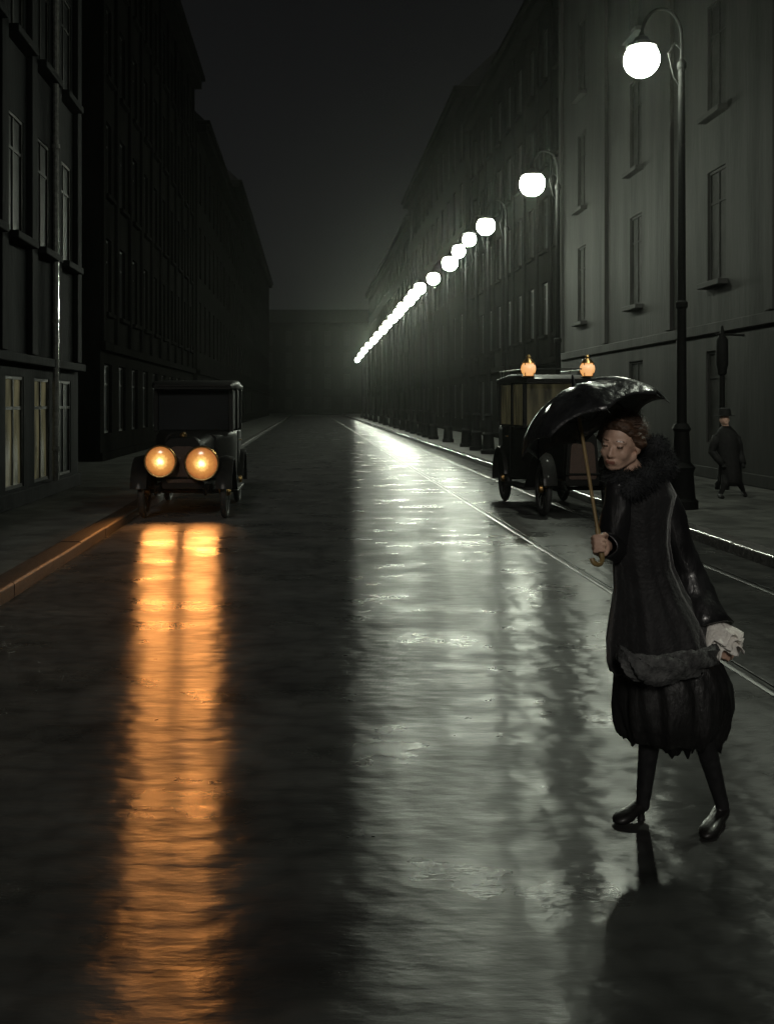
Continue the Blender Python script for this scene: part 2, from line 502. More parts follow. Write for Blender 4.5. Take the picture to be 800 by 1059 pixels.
# ------------------------------------------------------------------ buildings
def building(name, label, x, y0, y1, side, height, mat, pitch, storeys, shop=True, lit=(), depth=9.0, win_w=1.0, detail=True, trim=None):
    """facade plane at x, facing the street; side=-1 left of the street, +1 right"""
    trim = trim or mat
    root = empty(name, (x, (y0 + y1) / 2, PH))
    tag(root, label, 'building', 'buildings along the street')
    L0 = y1 - y0
    n = max(1, int(L0 / pitch))
    off = (L0 - n * pitch) / 2
    ys = [y0 + off + pitch * (i + 0.5) for i in range(n)]
    z0s, g = [], 3.4
    fl = [(0.0, g)]
    h = (height - g - 0.9) / (storeys - 1)
    for k in range(storeys - 1):
        fl.append((g + k * h, g + (k + 1) * h))
    opens = []
    for k, (a, b_) in enumerate(fl):
        for i, yc in enumerate(ys):
            if k == 0:
                w, lo, hi = (win_w * 1.02, 0.28, 2.0) if shop else (win_w * 1.15, 0.75, 2.7)
            else:
                w, lo, hi = win_w, a + 0.75, b_ - 0.45
            opens.append((yc - w / 2, yc + w / 2, lo, hi, k, i))
    # wall grid
    us = sorted({y0, y1} | {o[0] for o in opens} | {o[1] for o in opens})
    b = MB()
    rows = sorted({0.0, height} | {o[2] for o in opens} | {o[3] for o in opens})
    us = sorted({round(u, 4) for u in us})
    rows = sorted({round(r, 4) for r in rows})
    bm = b.bm
    cache = {}

    def vt(dx, u, r):
        k = (dx, u, r)
        if k not in cache:
            cache[k] = bm.verts.new((side * dx, u - (y0 + y1) / 2, r))
        return cache[k]
    # merge equal-valued opening rows per cell test
    for a, c in zip(us, us[1:]):
        for r0, r1 in zip(rows, rows[1:]):
            um, rm = (a + c) / 2, (r0 + r1) / 2
            if any(o[0] < um < o[1] and o[2] < rm < o[3] for o in opens):
                continue
            bm.faces.new((vt(0, a, r0), vt(0, c, r0), vt(0, c, r1), vt(0, a, r1)))
    D = 0.28
    for o in opens:
        a, c, r0, r1 = (round(q, 4) for q in o[:4])
        for q in (((a, r0), (c, r0)), ((c, r0), (c, r1)), ((c, r1), (a, r1)), ((a, r1), (a, r0))):
            p0, p1 = q
            f = [bm.verts.new((side * d, u - (y0 + y1) / 2, r)) for d, (u, r) in ((0, p0), (0, p1), (D, p1), (D, p0))]
            bm.faces.new(f)
    ya, yb = y0 - (y0 + y1) / 2, y1 - (y0 + y1) / 2
    for yy in (ya, yb):
        bm.faces.new([bm.verts.new(p) for p in ((0, yy, 0), (side * depth, yy, 0), (side * depth, yy, height), (0, yy, height))])
    bm.faces.new([bm.verts.new(p) for p in ((side * depth, ya, 0), (side * depth, yb, 0), (side * depth, yb, height), (side * depth, ya, height))])
    # backing to close the rooms
    bm.faces.new([bm.verts.new(p) for p in ((side * (D + 0.12), ya, 0), (side * (D + 0.12), yb, 0), (side * (D + 0.12), yb, height), (side * (D + 0.12), ya, height))])
    b.build('wall', mat, root, smooth=0, rec=False)

    def sx(d0, d1):   # out-of-facade distances -> local x range (positive = towards the street)
        q = sorted((-side * d0, -side * d1))
        return q
    # cornice, string course, plinth
    t = MB()
    x0_, x1_ = sx(0.002, 0.45)
    t.box(x0_, x1_, ya, yb, height - 0.55, height - 0.18)
    x0_, x1_ = sx(0.002, 0.62)
    t.box(x0_, x1_, ya, yb, height - 0.178, height + 0.02)
    t.build('cornice', trim, root, bevel=0.03)
    t = MB()
    x0_, x1_ = sx(0.002, 0.16)
    t.box(x0_, x1_, ya, yb, g - 0.35 if not shop else 2.2, g - 0.12 if not shop else 2.34)
    t.build('string_course', trim, root, bevel=0.02)
    t = MB()
    x0_, x1_ = sx(0.002, 0.07)
    t.box(x0_, x1_, ya, yb, 0.0, 0.24)
    t.build('plinth', trim, root, bevel=0.015)
    # pilasters between bays
    if detail:
        for i in range(n + 1):
            u = y0 + off + pitch * i - (y0 + y1) / 2
            u = min(max(u, ya + 0.2), yb - 0.2)
            t = MB()
            x0_, x1_ = sx(0.003, 0.10)
            zb = 2.36 if shop else g - 0.1
            t.box(x0_, x1_, u - 0.17, u + 0.17, zb, height - 0.57)
            t.build('pilaster', mat, root, bevel=0.015)
    # roof
    rf = MB()
    xe = -side * 0.35
    xi = side * 2.2
    xb = side * (depth - 2.2)
    xo = side * (depth + 0.2)
    rings = []
    for yy in (ya, yb):
        rings.append([V((xe, yy, height + 0.024)), V((xi, yy, height + 2.4)), V((xb, yy, height + 2.4)), V((xo, yy, height + 0.024))])
    rf.loft(rings)
    r_o = rf.build('roof', M['roof'], root, smooth=0)
    if detail:
        for fy in (0.25, 0.75):
            ch = MB()
            yy = ya + (yb - ya) * fy
            ch.box(side * 3.2 - 0.35, side * 3.2 + 0.35, yy - 0.6, yy + 0.6, height + 2.2, height + 4.0)
            ch.build('chimney', M['stoneR'], r_o, bevel=0.03)
    # windows (frame + pane), shared mesh per storey kind
    protos = {}
    for o in opens:
        a, c, r0, r1, k, i = o
        w, hgt = c - a, r1 - r0
        key = (round(w, 3), round(hgt, 3))
        lit_here = (k == 0 and i in lit)
        loc = V((side * (0.055 if shop else 0.14), (a + c) / 2 - (y0 + y1) / 2, (r0 + r1) / 2))
        if key not in protos:
            fb = MB()
            tk = 0.05 if shop else 0.06
            fb.box(-0.04, 0.04, -w / 2, -w / 2 + tk, -hgt / 2, hgt / 2)
            fb.box(-0.04, 0.04, w / 2 - tk, w / 2, -hgt / 2, hgt / 2)
            fb.box(-0.04, 0.04, -w / 2 + tk, w / 2 - tk, hgt / 2 - tk, hgt / 2)
            fb.box(-0.04, 0.04, -w / 2 + tk, w / 2 - tk, -hgt / 2, -hgt / 2 + tk)
            fb.box(-0.03, 0.03, -0.025, 0.025, -hgt / 2 + tk, hgt / 2 - tk)
            fb.box(-0.028, 0.028, -w / 2 + tk, -0.026, hgt * 0.2, hgt * 0.2 + 0.05)
            fb.box(-0.028, 0.028, 0.026, w / 2 - tk, hgt * 0.2, hgt * 0.2 + 0.05)
            fo = fb.build('window', M['woodframe'], root, smooth=0)
            pb = MB()
            pb.box(-0.008, 0.008, -w / 2 + 0.03, w / 2 - 0.03, -hgt / 2 + 0.03, hgt / 2 - 0.03)
            po = pb.build('pane', M['glass'], fo, smooth=0)
            protos[key] = (fo, po)
            fo.location = loc
        else:
            fo = protos[key][0].copy()
            col.objects.link(fo)
            fo.parent = root
            fo.location = loc
            po = protos[key][1].copy()
            col.objects.link(po)
            po.parent = fo
        if lit_here:
            po.data = po.data.copy()
            po.data.materials[0] = M['litpane']
            fo['label'] = 'dimly lit ground floor window'
        if k > 0 and detail:
            if 'sill' not in protos:
                sb = MB()
                sb.box(-0.17, 0.17, -w / 2 - 0.1, w / 2 + 0.1, -0.06, 0.06)
                so = sb.build('sill', trim, fo, bevel=0.015)
                protos['sill'] = so
            else:
                so = protos['sill'].copy()
                col.objects.link(so)
                so.parent = fo
            so.location = (-side * 0.11, 0, -hgt / 2 - 0.065)
    return root


bl = building('corner_building', 'grey rendered corner house on the left with two dimly lit ground floor windows', FL, 8.5, 20.7, -1, 16.5, M['stoneL'], 1.66, 5, True, lit=(4, 5), win_w=0.98)
dp = MB()
dp.tube([(0.14, 3.7, 0.25), (0.14, 3.7, 6), (0.14, 3.7, 11), (0.14, 3.7, 15.8)], 0.055, 10)
for zz in (0.8, 3.0, 6.0, 9.0, 12.0):
    dp.lathe([(0.055, -0.04), (0.075, -0.035), (0.075, 0.035), (0.055, 0.04)], (0.14, 3.7, zz), n=10)
dp.build('downpipe', M['kerb'], bl)

building('town_house', 'dark town house beyond the side street, behind the car with headlights', FL - 1.2, 29, 52, -1, 17.5, M['stoneD'], 2.3, 5, False)
building('town_house', 'narrow dark town house second beyond the side street on the left', FL - 1.0, 52.2, 80, -1, 15.5, M['stoneD'], 2.5, 4, False, detail=False)
building('town_house', 'long dark block farthest along the left side of the street', FL - 1.2, 80.2, 150, -1, 18.5, M['stoneD'], 3.2, 5, False, detail=False)
near_house = building('town_house', 'sooty stone house on the right behind the walking man and the post', FR, 14, 36, 1, 18.5, M['stoneP'], 5.5, 5, False)
building('town_house', 'dark stone house on the right behind the cab with lanterns', FR + 0.3, 36.2, 58, 1, 17.0, M['stoneD'], 2.4, 5, False)
building('town_house', 'dark house on the right beside the streak of far street lamps', FR, 58.2, 92, 1, 19, M['stoneD'], 2.8, 5, False, detail=False)
building('town_house', 'long dark block farthest along the right pavement', FR + 0.4, 92.2, 160, 1, 18, M['stoneD'], 3.2, 5, False, detail=False)
for ch in near_house.children:
    if ch.name.startswith('window'):
        ch.data.materials[0] = M['shutter']
        for pn in ch.children:
            if pn.name.startswith('pane'):
                pn.data.materials[0] = M['shutter']
    if ch.name.startswith('window') or ch.name.startswith('string_course'):
        ch.location.x -= 0.06 if ch.name.startswith('window') else -0.09
# the block that closes the street (its facade is turned towards us)
endb = building('end_building', 'dark block closing the far end of the street', 0, -20, 24, 1, 15, M['stoneD'], 3.2, 4, False, detail=False)
endb.location = (3, 176, PH)
endb.rotation_euler = (0, 0, R(90))


# ------------------------------------------------------------------ street lamps
def make_lamp():
    """origin at the foot of the post; the globe hangs 0.6 m towards the road from a crook arm"""
    root = empty('street_lamp')
    b = MB()
    b.lathe([(0.24, 0), (0.24, 0.12), (0.20, 0.16), (0.17, 0.55), (0.20, 0.62), (0.13, 0.70), (0.11, 1.15), (0.14, 1.2), (0.09, 1.28)], n=16)
    b.build('base', M['iron'], root, smooth=30)
    b = MB()
    b.lathe([(0.075, 1.28), (0.068, 3.0), (0.09, 3.03), (0.09, 3.1), (0.062, 3.13), (0.05, 6.6), (0.07, 6.63), (0.07, 6.7), (0.04, 6.75)], n=14)
    b.build('post', M['iron'], root, smooth=30)
    b = MB()
    pts = [(0, 0, 6.7)]
    for k in range(13):
        a = PI * k / 12
        pts.append((-0.3 + 0.3 * math.cos(a), 0, 7.1 + 0.42 * math.sin(a)))
    pts.append((-0.6, 0, 7.06))
    b.tube(pts, 0.026, 8)
    # scroll brace
    b.tube([(0, 0, 6.3), (-0.12, 0, 6.5), (-0.2, 0, 6.85), (-0.1, 0, 7.0), (0.0, 0, 6.9)], 0.012, 6)
    b.build('arm', M['iron'], root)
    b = MB()
    b.lathe([(0.03, 0.42), (0.05, 0.36), (0.10, 0.33), (0.13, 0.27), (0.215, 0.225), (0.225, 0.185), (0.19, 0.19)], (-0.6, 0, 6.75), n=20)
    b.build('hood', M['iron'], root)
    b = MB()
    b.ball((0, 0, 0), 0.26, 24, 16)
    g = b.build('globe', M['globe'], root)
    g.location = (-0.6, 0, 6.75)
    return root


lamp0 = make_lamp()
# (pixel y of the globe, x, globe scale)
spec = [(62, 663, 1.0), (190, 550, 1.12), (234, 502, 1.0), (248, 485, 0.8), (260, 474, 0.85), (272, 465, 1.1), (288, 448, 1.0)]
ZG = 6.88
lab = ['nearest and biggest street lamp globe, alone high above the walking woman',
       'second street lamp along the right kerb, haloed globe above the cab',
       'third street lamp along the right kerb, bright globe at the top of the lamp chain',
       'fourth street lamp along the kerb, small globe just past the third',
       'fifth street lamp along the kerb, small globe between two brighter ones',
       'sixth street lamp along the kerb, a larger globe low in the chain',
       'seventh street lamp along the kerb, last globe standing clear of the streak']
i = 0
for py, px, s in spec:
    Y = (ZG - EYE) * F / (HY - py)
    X = (px - HX) / F * Y
    o = lamp0 if i == 0 else copy_tree(lamp0)
    o.location = (X + 0.6, Y, PH)
    tag(o, lab[i], 'street lamp', 'lit street lamps along the right kerb')
    for ch in o.children:
        if ch.name.startswith('globe'):
            ch.scale = (s, s, s)
    i += 1
o = copy_tree(lamp0)  # extra lamp out of view, added to light the woman and the near road
o.location = (5.75, 7.0, PH)
tag(o, 'unseen street lamp added to the kerb row beside the walking woman, out to her left', 'street lamp', 'lit street lamps along the right kerb')
Y = (ZG - EYE) * F / 122.0
dy = 120.0
while dy > 43:
    Y = (ZG - EYE) * F / dy
    o = copy_tree(lamp0)
    px = 367 + (dy - 44) * (437 - 367) / (123 - 44) + random.uniform(-1, 1)
    o.location = ((px - HX) / F * Y + 0.6, Y, PH)
    tag(o, 'tiny far street lamp merging into the white streak at the end of the row', 'street lamp', 'lit street lamps along the right kerb')
    dy -= 6.6 * (0.55 + 0.45 * dy / 120)


# ------------------------------------------------------------------ vehicles
def make_wheel(root, x, y, r, w=0.1):
    b = MB()
    prof = []
    for k in range(10):
        a = 2 * PI * k / 10
        prof.append((r - 0.05 + 0.05 * math.cos(a), w / 2 * math.sin(a)))
    prof.append(prof[0])
    b.lathe(prof, n=28, axis='X', cap=False)
    bmesh.ops.remove_doubles(b.bm, verts=b.bm.verts[:], dist=1e-5)
    wh = empty('wheel')
    wh.parent = root
    wh.location = (x, y, r)
    b.build('tyre', M['rubber'], wh)
    b = MB()
    b.lathe([(r - 0.095, -0.035), (r - 0.075, -0.04), (r - 0.07, 0.0), (r - 0.075, 0.04), (r - 0.095, 0.035)], n=28, axis='X', cap=False)
    for k in range(12):
        a = 2 * PI * k / 12
        b.tube([(0, 0.05 * math.cos(a), 0.05 * math.sin(a)), (0, (r - 0.08) * math.cos(a), (r - 0.08) * math.sin(a))], [0.02, 0.013], 6)
    b.build('rim', M['woodframe'], wh)
    b = MB()
    b.lathe([(0.03, -0.09), (0.06, -0.08), (0.075, -0.03), (0.075, 0.03), (0.06, 0.08), (0.03, 0.09)], n=14, axis='X')
    b.build('hub', M['brass'], wh)
    return wh


def fender(root, x, y, r, w, a0, a1, tail=None):
    b = MB()
    ro, ri = r + 0.11, r + 0.085
    rings = []
    K = 14
    for k in range(K + 1):
        a = R(a0 + (a1 - a0) * k / K)
        c, s_ = math.cos(a), math.sin(a)
        rings.append([V((x - w / 2, y + ri * c, r + ri * s_)), V((x - w / 2, y + ro * c - 0, r + ro * s_)), V((x, y + (ro + 0.03) * c, r + (ro + 0.03) * s_)), V((x + w / 2, y + ro * c, r + ro * s_)), V((x + w / 2, y + ri * c, r + ri * s_))])
    if tail:
        rings.append([p + V(tail) for p in rings[-1]])
    b.loft(rings)
    return b.build('fender', M['carpaint'], root)


def section(w, z0, z1, y, rnd=0.12, top=1.0):
    """rounded upright section of a body at depth y"""
    pts = []
    for (cx, cz, a0) in ((w / 2 - rnd, z0 + 0.04, -90), (w / 2 * top - rnd, z1 - rnd, 0), (-w / 2 * top + rnd, z1 - rnd, 90), (-w / 2 + rnd, z0 + 0.04, 180)):
        rr = rnd if cz > z0 + 0.05 else 0.04
        ox = cx + (rnd - rr if cx > 0 else -(rnd - rr)) if rr != rnd else cx
        for k in range(5):
            a = R(a0 + 90 * k / 4)
            pts.append(V((ox + rr * math.cos(a), y, cz + rr * math.sin(a))))
    return pts


def make_car(headlamps=True):
    """old closed motor car, front towards -Y, origin on the ground below the headlights"""
    root = empty('motor_car')
    r = 0.40
    for sx_ in (-1, 1):
        make_wheel(root, sx_ * 0.60, 0.45, r)
        make_wheel(root, sx_ * 0.60, 3.15, r)
        fender(root, sx_ * 0.62, 0.45, r, 0.24, 172, 25, (0, 0.35, -0.28))
        fender(root, sx_ * 0.62, 3.15, r, 0.24, 170, -5)
        b = MB()
        b.box(sx_ * 0.62 - 0.13, sx_ * 0.62 + 0.13, 1.1, 2.62, 0.33, 0.37)
        b.build('running_board', M['woodframe'], root, bevel=0.01)
    b = MB()
    for sx_ in (-1, 1):
        b.box(sx_ * 0.36 - 0.04, sx_ * 0.36 + 0.04, 0.02, 3.5, 0.42, 0.52)
        b.tube([(sx_ * 0.36, -0.1, 0.40), (sx_ * 0.36, 0.02, 0.46), (sx_ * 0.36, 0.4, 0.44)], 0.025, 6)
    b.tube([(-0.6, 0.45, 0.4), (0.6, 0.45, 0.4)], 0.03, 8)
    b.tube([(-0.6, 3.15, 0.4), (0.6, 3.15, 0.4)], 0.035, 8)
    b.build('chassis', M['iron'], root)
    b = MB()
    b.loft([section(0.56, 0.54, 1.16, y, 0.10, 0.9) for y in (0.30,)] + [section(0.60 + 0.2 * t, 0.54, 1.17 + 0.07 * t, 0.31 + 0.95 * t, 0.12, 0.92) for t in (0, 0.5, 1)])
    b.build('bonnet', M['carpaint'], root)
    b = MB()
    b.loft([section(0.60, 0.46, 1.20, 0.16, 0.13, 0.86), section(0.62, 0.45, 1.22, 0.20, 0.13, 0.86), section(0.62, 0.45, 1.22, 0.29, 0.13, 0.86)])
    rad = b.build('radiator', M['carpaint'], root)
    b = MB()
    b.loft([section(0.48, 0.55, 1.08, 0.135, 0.1, 0.86), section(0.48, 0.55, 1.08, 0.158, 0.1, 0.86)])
    b.build('grille', M['radiator'], rad)
    b = MB()
    b.lathe([(0.035, 1.21), (0.05, 1.23), (0.05, 1.26), (0.02, 1.29)], (0, 0.24, 0), n=14)
    b.build('radiator_cap', M['brass'], rad)
    # closed body
    b = MB()
    b.loft([section(0.86, 0.50, 1.24, 1.262, 0.12, 0.95), section(1.22, 0.46, 1.28, 1.62, 0.12, 0.98), section(1.30, 0.44, 1.28, 2.2, 0.10, 1.0), section(1.30, 0.44, 1.28, 3.45, 0.1, 1.0), section(1.2, 0.5, 1.25, 3.62, 0.12, 1.0)])
    body = b.build('body', M['carpaint'], root)
    for (xx, yy) in ((-0.6, 1.66), (0.6, 1.66), (-0.62, 2.45), (0.62, 2.45), (-0.62, 3.40), (0.62, 3.40)):
        b = MB()
        b.box(xx - 0.035, xx + 0.035, yy - 0.04, yy + 0.04, 1.26, 1.96)
        b.build('pillar', M['carpaint'], root, bevel=0.008)
    b = MB()
    b.box(-0.58, 0.58, 3.40, 3.46, 1.26, 1.96)
    b.build('back_panel', M['carpaint'], root, bevel=0.008)
    b = MB()
    b.loft([section(1.24, 1.94, 2.0, 1.45, 0.03), section(1.36, 1.95, 2.07, 1.7, 0.06), section(1.38, 1.95, 2.1, 2.6, 0.08), section(1.34, 1.95, 2.06, 3.6, 0.06)])
    b.build('roof', M['carpaint'], root)
    b = MB()
    b.box(-0.56, 0.56, 1.655, 1.665, 1.29, 1.93)
    b.build('windscreen', M['glass'], root, smooth=0)
    for sx_ in (-1, 1):
        for (ya, yb) in ((1.71, 2.40), (2.50, 3.37)):
            b = MB()
            x = sx_ * 0.615
            b.box(x - 0.006, x + 0.006, ya, yb, 1.29, 1.93)
            b.build('side_window', M['glass'], root, smooth=0)
        b = MB()
        x = sx_ * 0.655
        b.box(x - 0.012, x + 0.012, 2.5, 3.1, 0.5, 1.25)
        d = b.build('door', M['carpaint'], root, bevel=0.01)
        b = MB()
        b.tube([(sx_ * 0.67, 2.6, 1.1), (sx_ * 0.70, 2.6, 1.1), (sx_ * 0.70, 2.72, 1.1)], 0.01, 6)
        b.build('handle', M['brass'], d)
    b = MB()
    pts = []
    for k in range(21):
        a = 2 * PI * k / 20
        pts.append((-0.28 + 0.17 * math.cos(a), 1.78, 1.22 + 0.17 * math.sin(a)))
    b.tube(pts, 0.014, 6)
    b.tube([(-0.28, 1.78, 1.22), (-0.28, 1.5, 1.0)], 0.015, 6)
    b.build('steering_wheel', M['woodframe'], root)
    b = MB()
    b.tube([(-0.52, 0.32, 0.74), (0.52, 0.32, 0.74)], 0.018, 8) if headlamps else None
    b.tube([(-0.30, 0.14, 0.62), (0.30, 0.14, 0.62)], 0.02, 8)
    b.build('lamp_bar', M['iron'], root)
    if headlamps:
        for sx_, zc, rr in ((-1, 0.872, 0.225), (1, 0.842, 0.24)):
            h = empty('headlight')
            h.parent = root
            h.location = (sx_ * 0.30, 0, zc)
            b = MB()
            b.lathe([(0.03, 0.13), (0.12, 0.12), (rr * 0.8, 0.07), (rr, 0.0), (rr, -0.02)], n=24, axis='Y')
            b.tube([(0, 0.06, -rr * 0.7), (0, 0.12, 0.62 - zc)], 0.02, 6)
            b.build('lamp_bowl', M['carpaint'], h)
            b = MB()
            b.lathe([(rr - 0.012, -0.018), (rr + 0.012, -0.024), (rr + 0.016, -0.036), (rr + 0.004, -0.05), (rr - 0.012, -0.048)], n=28, axis='Y', cap=False)
            b.build('lamp_rim', M['brass'], h)
            b = MB()
            b.lathe([(rr - 0.012, -0.03), (rr * 0.75, -0.05), (rr * 0.5, -0.062), (rr * 0.25, -0.069), (0.004, -0.071)], n=24, axis='Y')
            b.build('lens', M['lens'], h)
    return root


car = make_car()
hl = at(187.5, 478, 15.45)
car.location = (hl.x, hl.y, 0)
tag(car, 'black motor car coming towards us on the left with two glowing orange headlights', 'car')

# dipped beams of the two headlights: a broad weak spill below the lamp and a stronger throw down the road
for sx_, zc in ((-1, 0.872), (1, 0.842)):
    for pw, sz, bl_, dn, yaw, scx in ((210, 92, 0.015, 48, 0, 0.4), (760, 17, 0.75, 6.5, 3.5, 1.0)):
        ld = bpy.data.lights.new('dipped_beam', 'SPOT')
        ld.energy = pw
        ld.color = (1.0, 0.37, 0.09)
        ld.shadow_soft_size = 0.26
        ld.spot_size = R(sz)
        ld.spot_blend = bl_
        lo = bpy.data.objects.new('dipped_beam', ld)
        col.objects.link(lo)
        lo.location = (hl.x + sx_ * 0.30, hl.y - 0.32, zc)
        d = V((math.sin(R(yaw)) * math.cos(R(dn)), -math.cos(R(dn)) * math.cos(R(yaw)), -math.sin(R(dn))))
        lo.rotation_euler = d.to_track_quat('-Z', 'Y').to_euler()
        lo.scale = (scx, 1, 1)

# the cab on the right: same running gear, its own cabin with lanterns
cab = make_car(False)
cab.name = 'motor_cab'
cab.location = (4.08, 15.75, 0)
cab.rotation_euler = (0, 0, R(3))
cab.scale = (0.86, 0.92, 1.05)
tag(cab, 'dark closed motor cab with two small amber lanterns, partly hidden behind the umbrella', 'cab')
for ch in list(cab.children):
    if ch.name.startswith('side_window') or ch.name.startswith('windscreen'):
        ch.data.materials[0] = M['cabpane']
for sx_ in (-1, 1):
    h = empty('lantern')
    h.parent = cab
    h.location = (sx_ * 0.56, 1.55, 2.13)
    b = MB()
    b.lathe([(0.10, -0.10), (0.12, -0.08), (0.105, -0.075)], n=12)
    b.lathe([(0.125, 0.12), (0.09, 0.16), (0.04, 0.2), (0.05, 0.22), (0.02, 0.25)], n=12)
    for k in range(4):
        a = 2 * PI * k / 4 + PI / 4
        b.tube([(0.11 * math.cos(a), 0.11 * math.sin(a), -0.08), (0.12 * math.cos(a), 0.12 * math.sin(a), 0.125)], 0.008, 5)
    b.build('lantern_cage', M['brass'], h)
    b = MB()
    b.lathe([(0.085, -0.074), (0.125, -0.02), (0.14, 0.03), (0.13, 0.08), (0.1, 0.118)], n=18)
    b.build('lantern_glass', M['lantern'], h)
# roof rail catching the light
b = MB()
b.tube([(-0.62, 1.5, 2.16), (0.62, 1.5, 2.16)], 0.012, 6)
b.tube([(-0.62, 1.5, 2.16), (-0.64, 3.4, 2.16)], 0.012, 6)
b.tube([(0.62, 1.5, 2.16), (0.64, 3.4, 2.16)], 0.012, 6)
for x_ in (-0.62, 0.62):
    for y_ in (1.5, 2.1, 2.75, 3.4):
        b.tube([(x_, y_, 2.04), (x_, y_, 2.16)], 0.01, 5)
b.build('roof_rail', M['steel'], cab)


# ------------------------------------------------------------------ people
def hand_grip(b, c, axis, palm, wrist, s=1.0, thumb=1):
    """a hand closed round a thin rod through c along axis; palm = direction from rod to palm"""
    axis = axis.normalized()
    palm = (palm - axis * palm.dot(axis)).normalized()
    side = axis.cross(palm)
    for k in range(4):
        o = c + axis * ((1.5 - k) * 0.0185 * s)
        ln = (0.95, 1.0, 0.97, 0.86)[k]
        pts = []
        for a, rr in ((35, 0.032), (85, 0.027), (150, 0.024), (215, 0.024), (265, 0.02)):
            a = a * ln
            pts.append(o + (palm * math.cos(R(a)) + side * math.sin(R(a))) * rr * s)
        for p, q in zip(pts, pts[1:]):
            b.capsule(p, q, 0.0085 * s, 0.008 * s, 8)
        b.capsule(c + palm * 0.045 * s + axis * ((1.5 - k) * 0.013 * s), pts[0], 0.011 * s, 0.010 * s, 8)
    b.ball(c + palm * 0.038 * s, (0.019 * s, 0.03 * s, 0.042 * s), 12, 8, (palm, side, axis))
    t0 = c + palm * 0.04 * s + axis * 0.03 * s - side * 0.01 * s
    t1 = c + palm * 0.018 * s - side * 0.024 * s + axis * 0.036 * s
    t2 = c - palm * 0.008 * s - side * 0.022 * s + axis * 0.036 * s
    b.capsule(t0, t1, 0.012 * s, 0.0095 * s, 8)
    b.capsule(t1, t2, 0.0095 * s, 0.008 * s, 8)
    b.capsule(c + palm * 0.05 * s, wrist, 0.024 * s, 0.025 * s, 10)


def remesh(b, name, vox, parent, smooth_it=3):
    """one continuous surface grown over all the overlapping volumes"""
    bmesh.ops.recalc_face_normals(b.bm, faces=b.bm.faces[:])
    me = bpy.data.meshes.new(name + '_raw')
    b.bm.to_mesh(me)
    b.bm.free()
    t = bpy.data.objects.new(name + '_raw', me)
    col.objects.link(t)
    md = t.modifiers.new('r', 'REMESH')
    md.mode = 'VOXEL'
    md.voxel_size = vox
    sm = t.modifiers.new('s', 'SMOOTH')
    sm.factor = 0.5
    sm.iterations = smooth_it
    dg = bpy.context.evaluated_depsgraph_get()
    dg.update()
    me2 = bpy.data.meshes.new_from_object(t.evaluated_get(dg))
    me2.name = name
    bpy.data.objects.remove(t)
    bpy.data.meshes.remove(me)
    o = bpy.data.objects.new(name, me2)
    col.objects.link(o)
    o.parent = parent
    me2.materials.clear()
    me2.shade_smooth()
    return o


YW = 4.24


def W(px, py, d=0.0):
    return at(px, py, YW + d)


S = YW / F     # metres per photo pixel at the woman


def noisy_ring(c, rx, ry, n, t, amp, folds, seed, tilt=(0, 0)):
    ring = []
    for i in range(n):
        a = 2 * PI * i / n
        k = 1 + amp * math.sin(folds * a + 2.3 * t + seed) + amp * 0.7 * math.sin((folds * 2 + 1) * a - 3.1 * t + seed * 2) + amp * 0.8 * noise.noise(V((math.cos(a) * 2, math.sin(a) * 2, t * 2.5 + seed)))
        x, y = rx * k * math.cos(a), ry * k * math.sin(a)
        ring.append(V((c.x + x, c.y + y, c.z + tilt[0] * x + tilt[1] * y)))
    return ring


woman = empty('person', (W(690, 860).x, YW, 0))
tag(woman, 'woman in a shiny black coat and fur collar striding across the wet road', 'person')
WI = Matrix.Translation(woman.location).inverted()


def reparent(o, root):
    """geometry was made in world space: keep it there"""
    o.parent = root
    o.matrix_parent_inverse = Matrix.Identity(4)
    o.data.transform(Matrix.Translation(-root.location))
    return o


# ---- body
fdir = V((-0.62, -0.76, -0.16)).normalized()
hup = V((0.16, 0.0, 1.0))
hup = (hup - fdir * hup.dot(fdir)).normalized()
hrt = fdir.cross(hup).normalized()        # towards her right hand side
HC = W(641, 458, 0.0)


def hd(f, r_, u):
    return HC + fdir * f + hrt * r_ + hup * u


b = MB()
HB = (hrt, fdir, hup)
b.ball(hd(-0.012, 0, 0.024), (0.073, 0.092, 0.085), 20, 14, HB)         # skull
b.ball(hd(0.032, 0, -0.028), (0.057, 0.055, 0.072), 18, 12, HB)         # face
b.ball(hd(0.062, 0, -0.083), (0.023, 0.022, 0.02), 12, 8, HB)           # chin
b.capsule(hd(0.0, 0.05, -0.05), hd(0.055, 0.018, -0.08), 0.02, 0.018)   # jaw
b.capsule(hd(0.0, -0.05, -0.05), hd(0.055, -0.018, -0.08), 0.02, 0.018)
b.capsule(hd(0.082, 0, 0.0), hd(0.098, 0, -0.032), 0.007, 0.0095)     # nose
b.ball(hd(0.089, 0.009, -0.036), 0.008, 8, 6)
b.ball(hd(0.089, -0.009, -0.036), 0.008, 8, 6)
for s_ in (1, -1):
    b.ball(hd(0.052, 0.030 * s_, -0.030), (0.026, 0.028, 0.030), 14, 10, HB)   # cheeks
    b.ball(hd(0.060, 0.016 * s_, -0.060), (0.022, 0.022, 0.026), 12, 9, HB)
b.capsule(hd(0.074, 0.014, 0.019), hd(0.064, 0.040, 0.019), 0.010, 0.009)     # brows
b.capsule(hd(0.074, -0.014, 0.019), hd(0.064, -0.040, 0.019), 0.010, 0.009)
b.ball(hd(0.073, 0.029, -0.002), 0.012, 10, 8)                           # eyes
b.ball(hd(0.073, -0.029, -0.002), 0.012, 10, 8)
b.capsule(hd(0.084, 0.016, -0.058), hd(0.084, -0.016, -0.058), 0.008)    # lips
b.capsule(hd(0.082, 0.011, -0.067), hd(0.082, -0.011, -0.067), 0.008)
for s_ in (1, -1):
    b.ball(hd(-0.008, 0.073 * s_, -0.012), (0.008, 0.017, 0.028), 10, 8, HB)   # ears
nk = W(655, 492, 0.03)
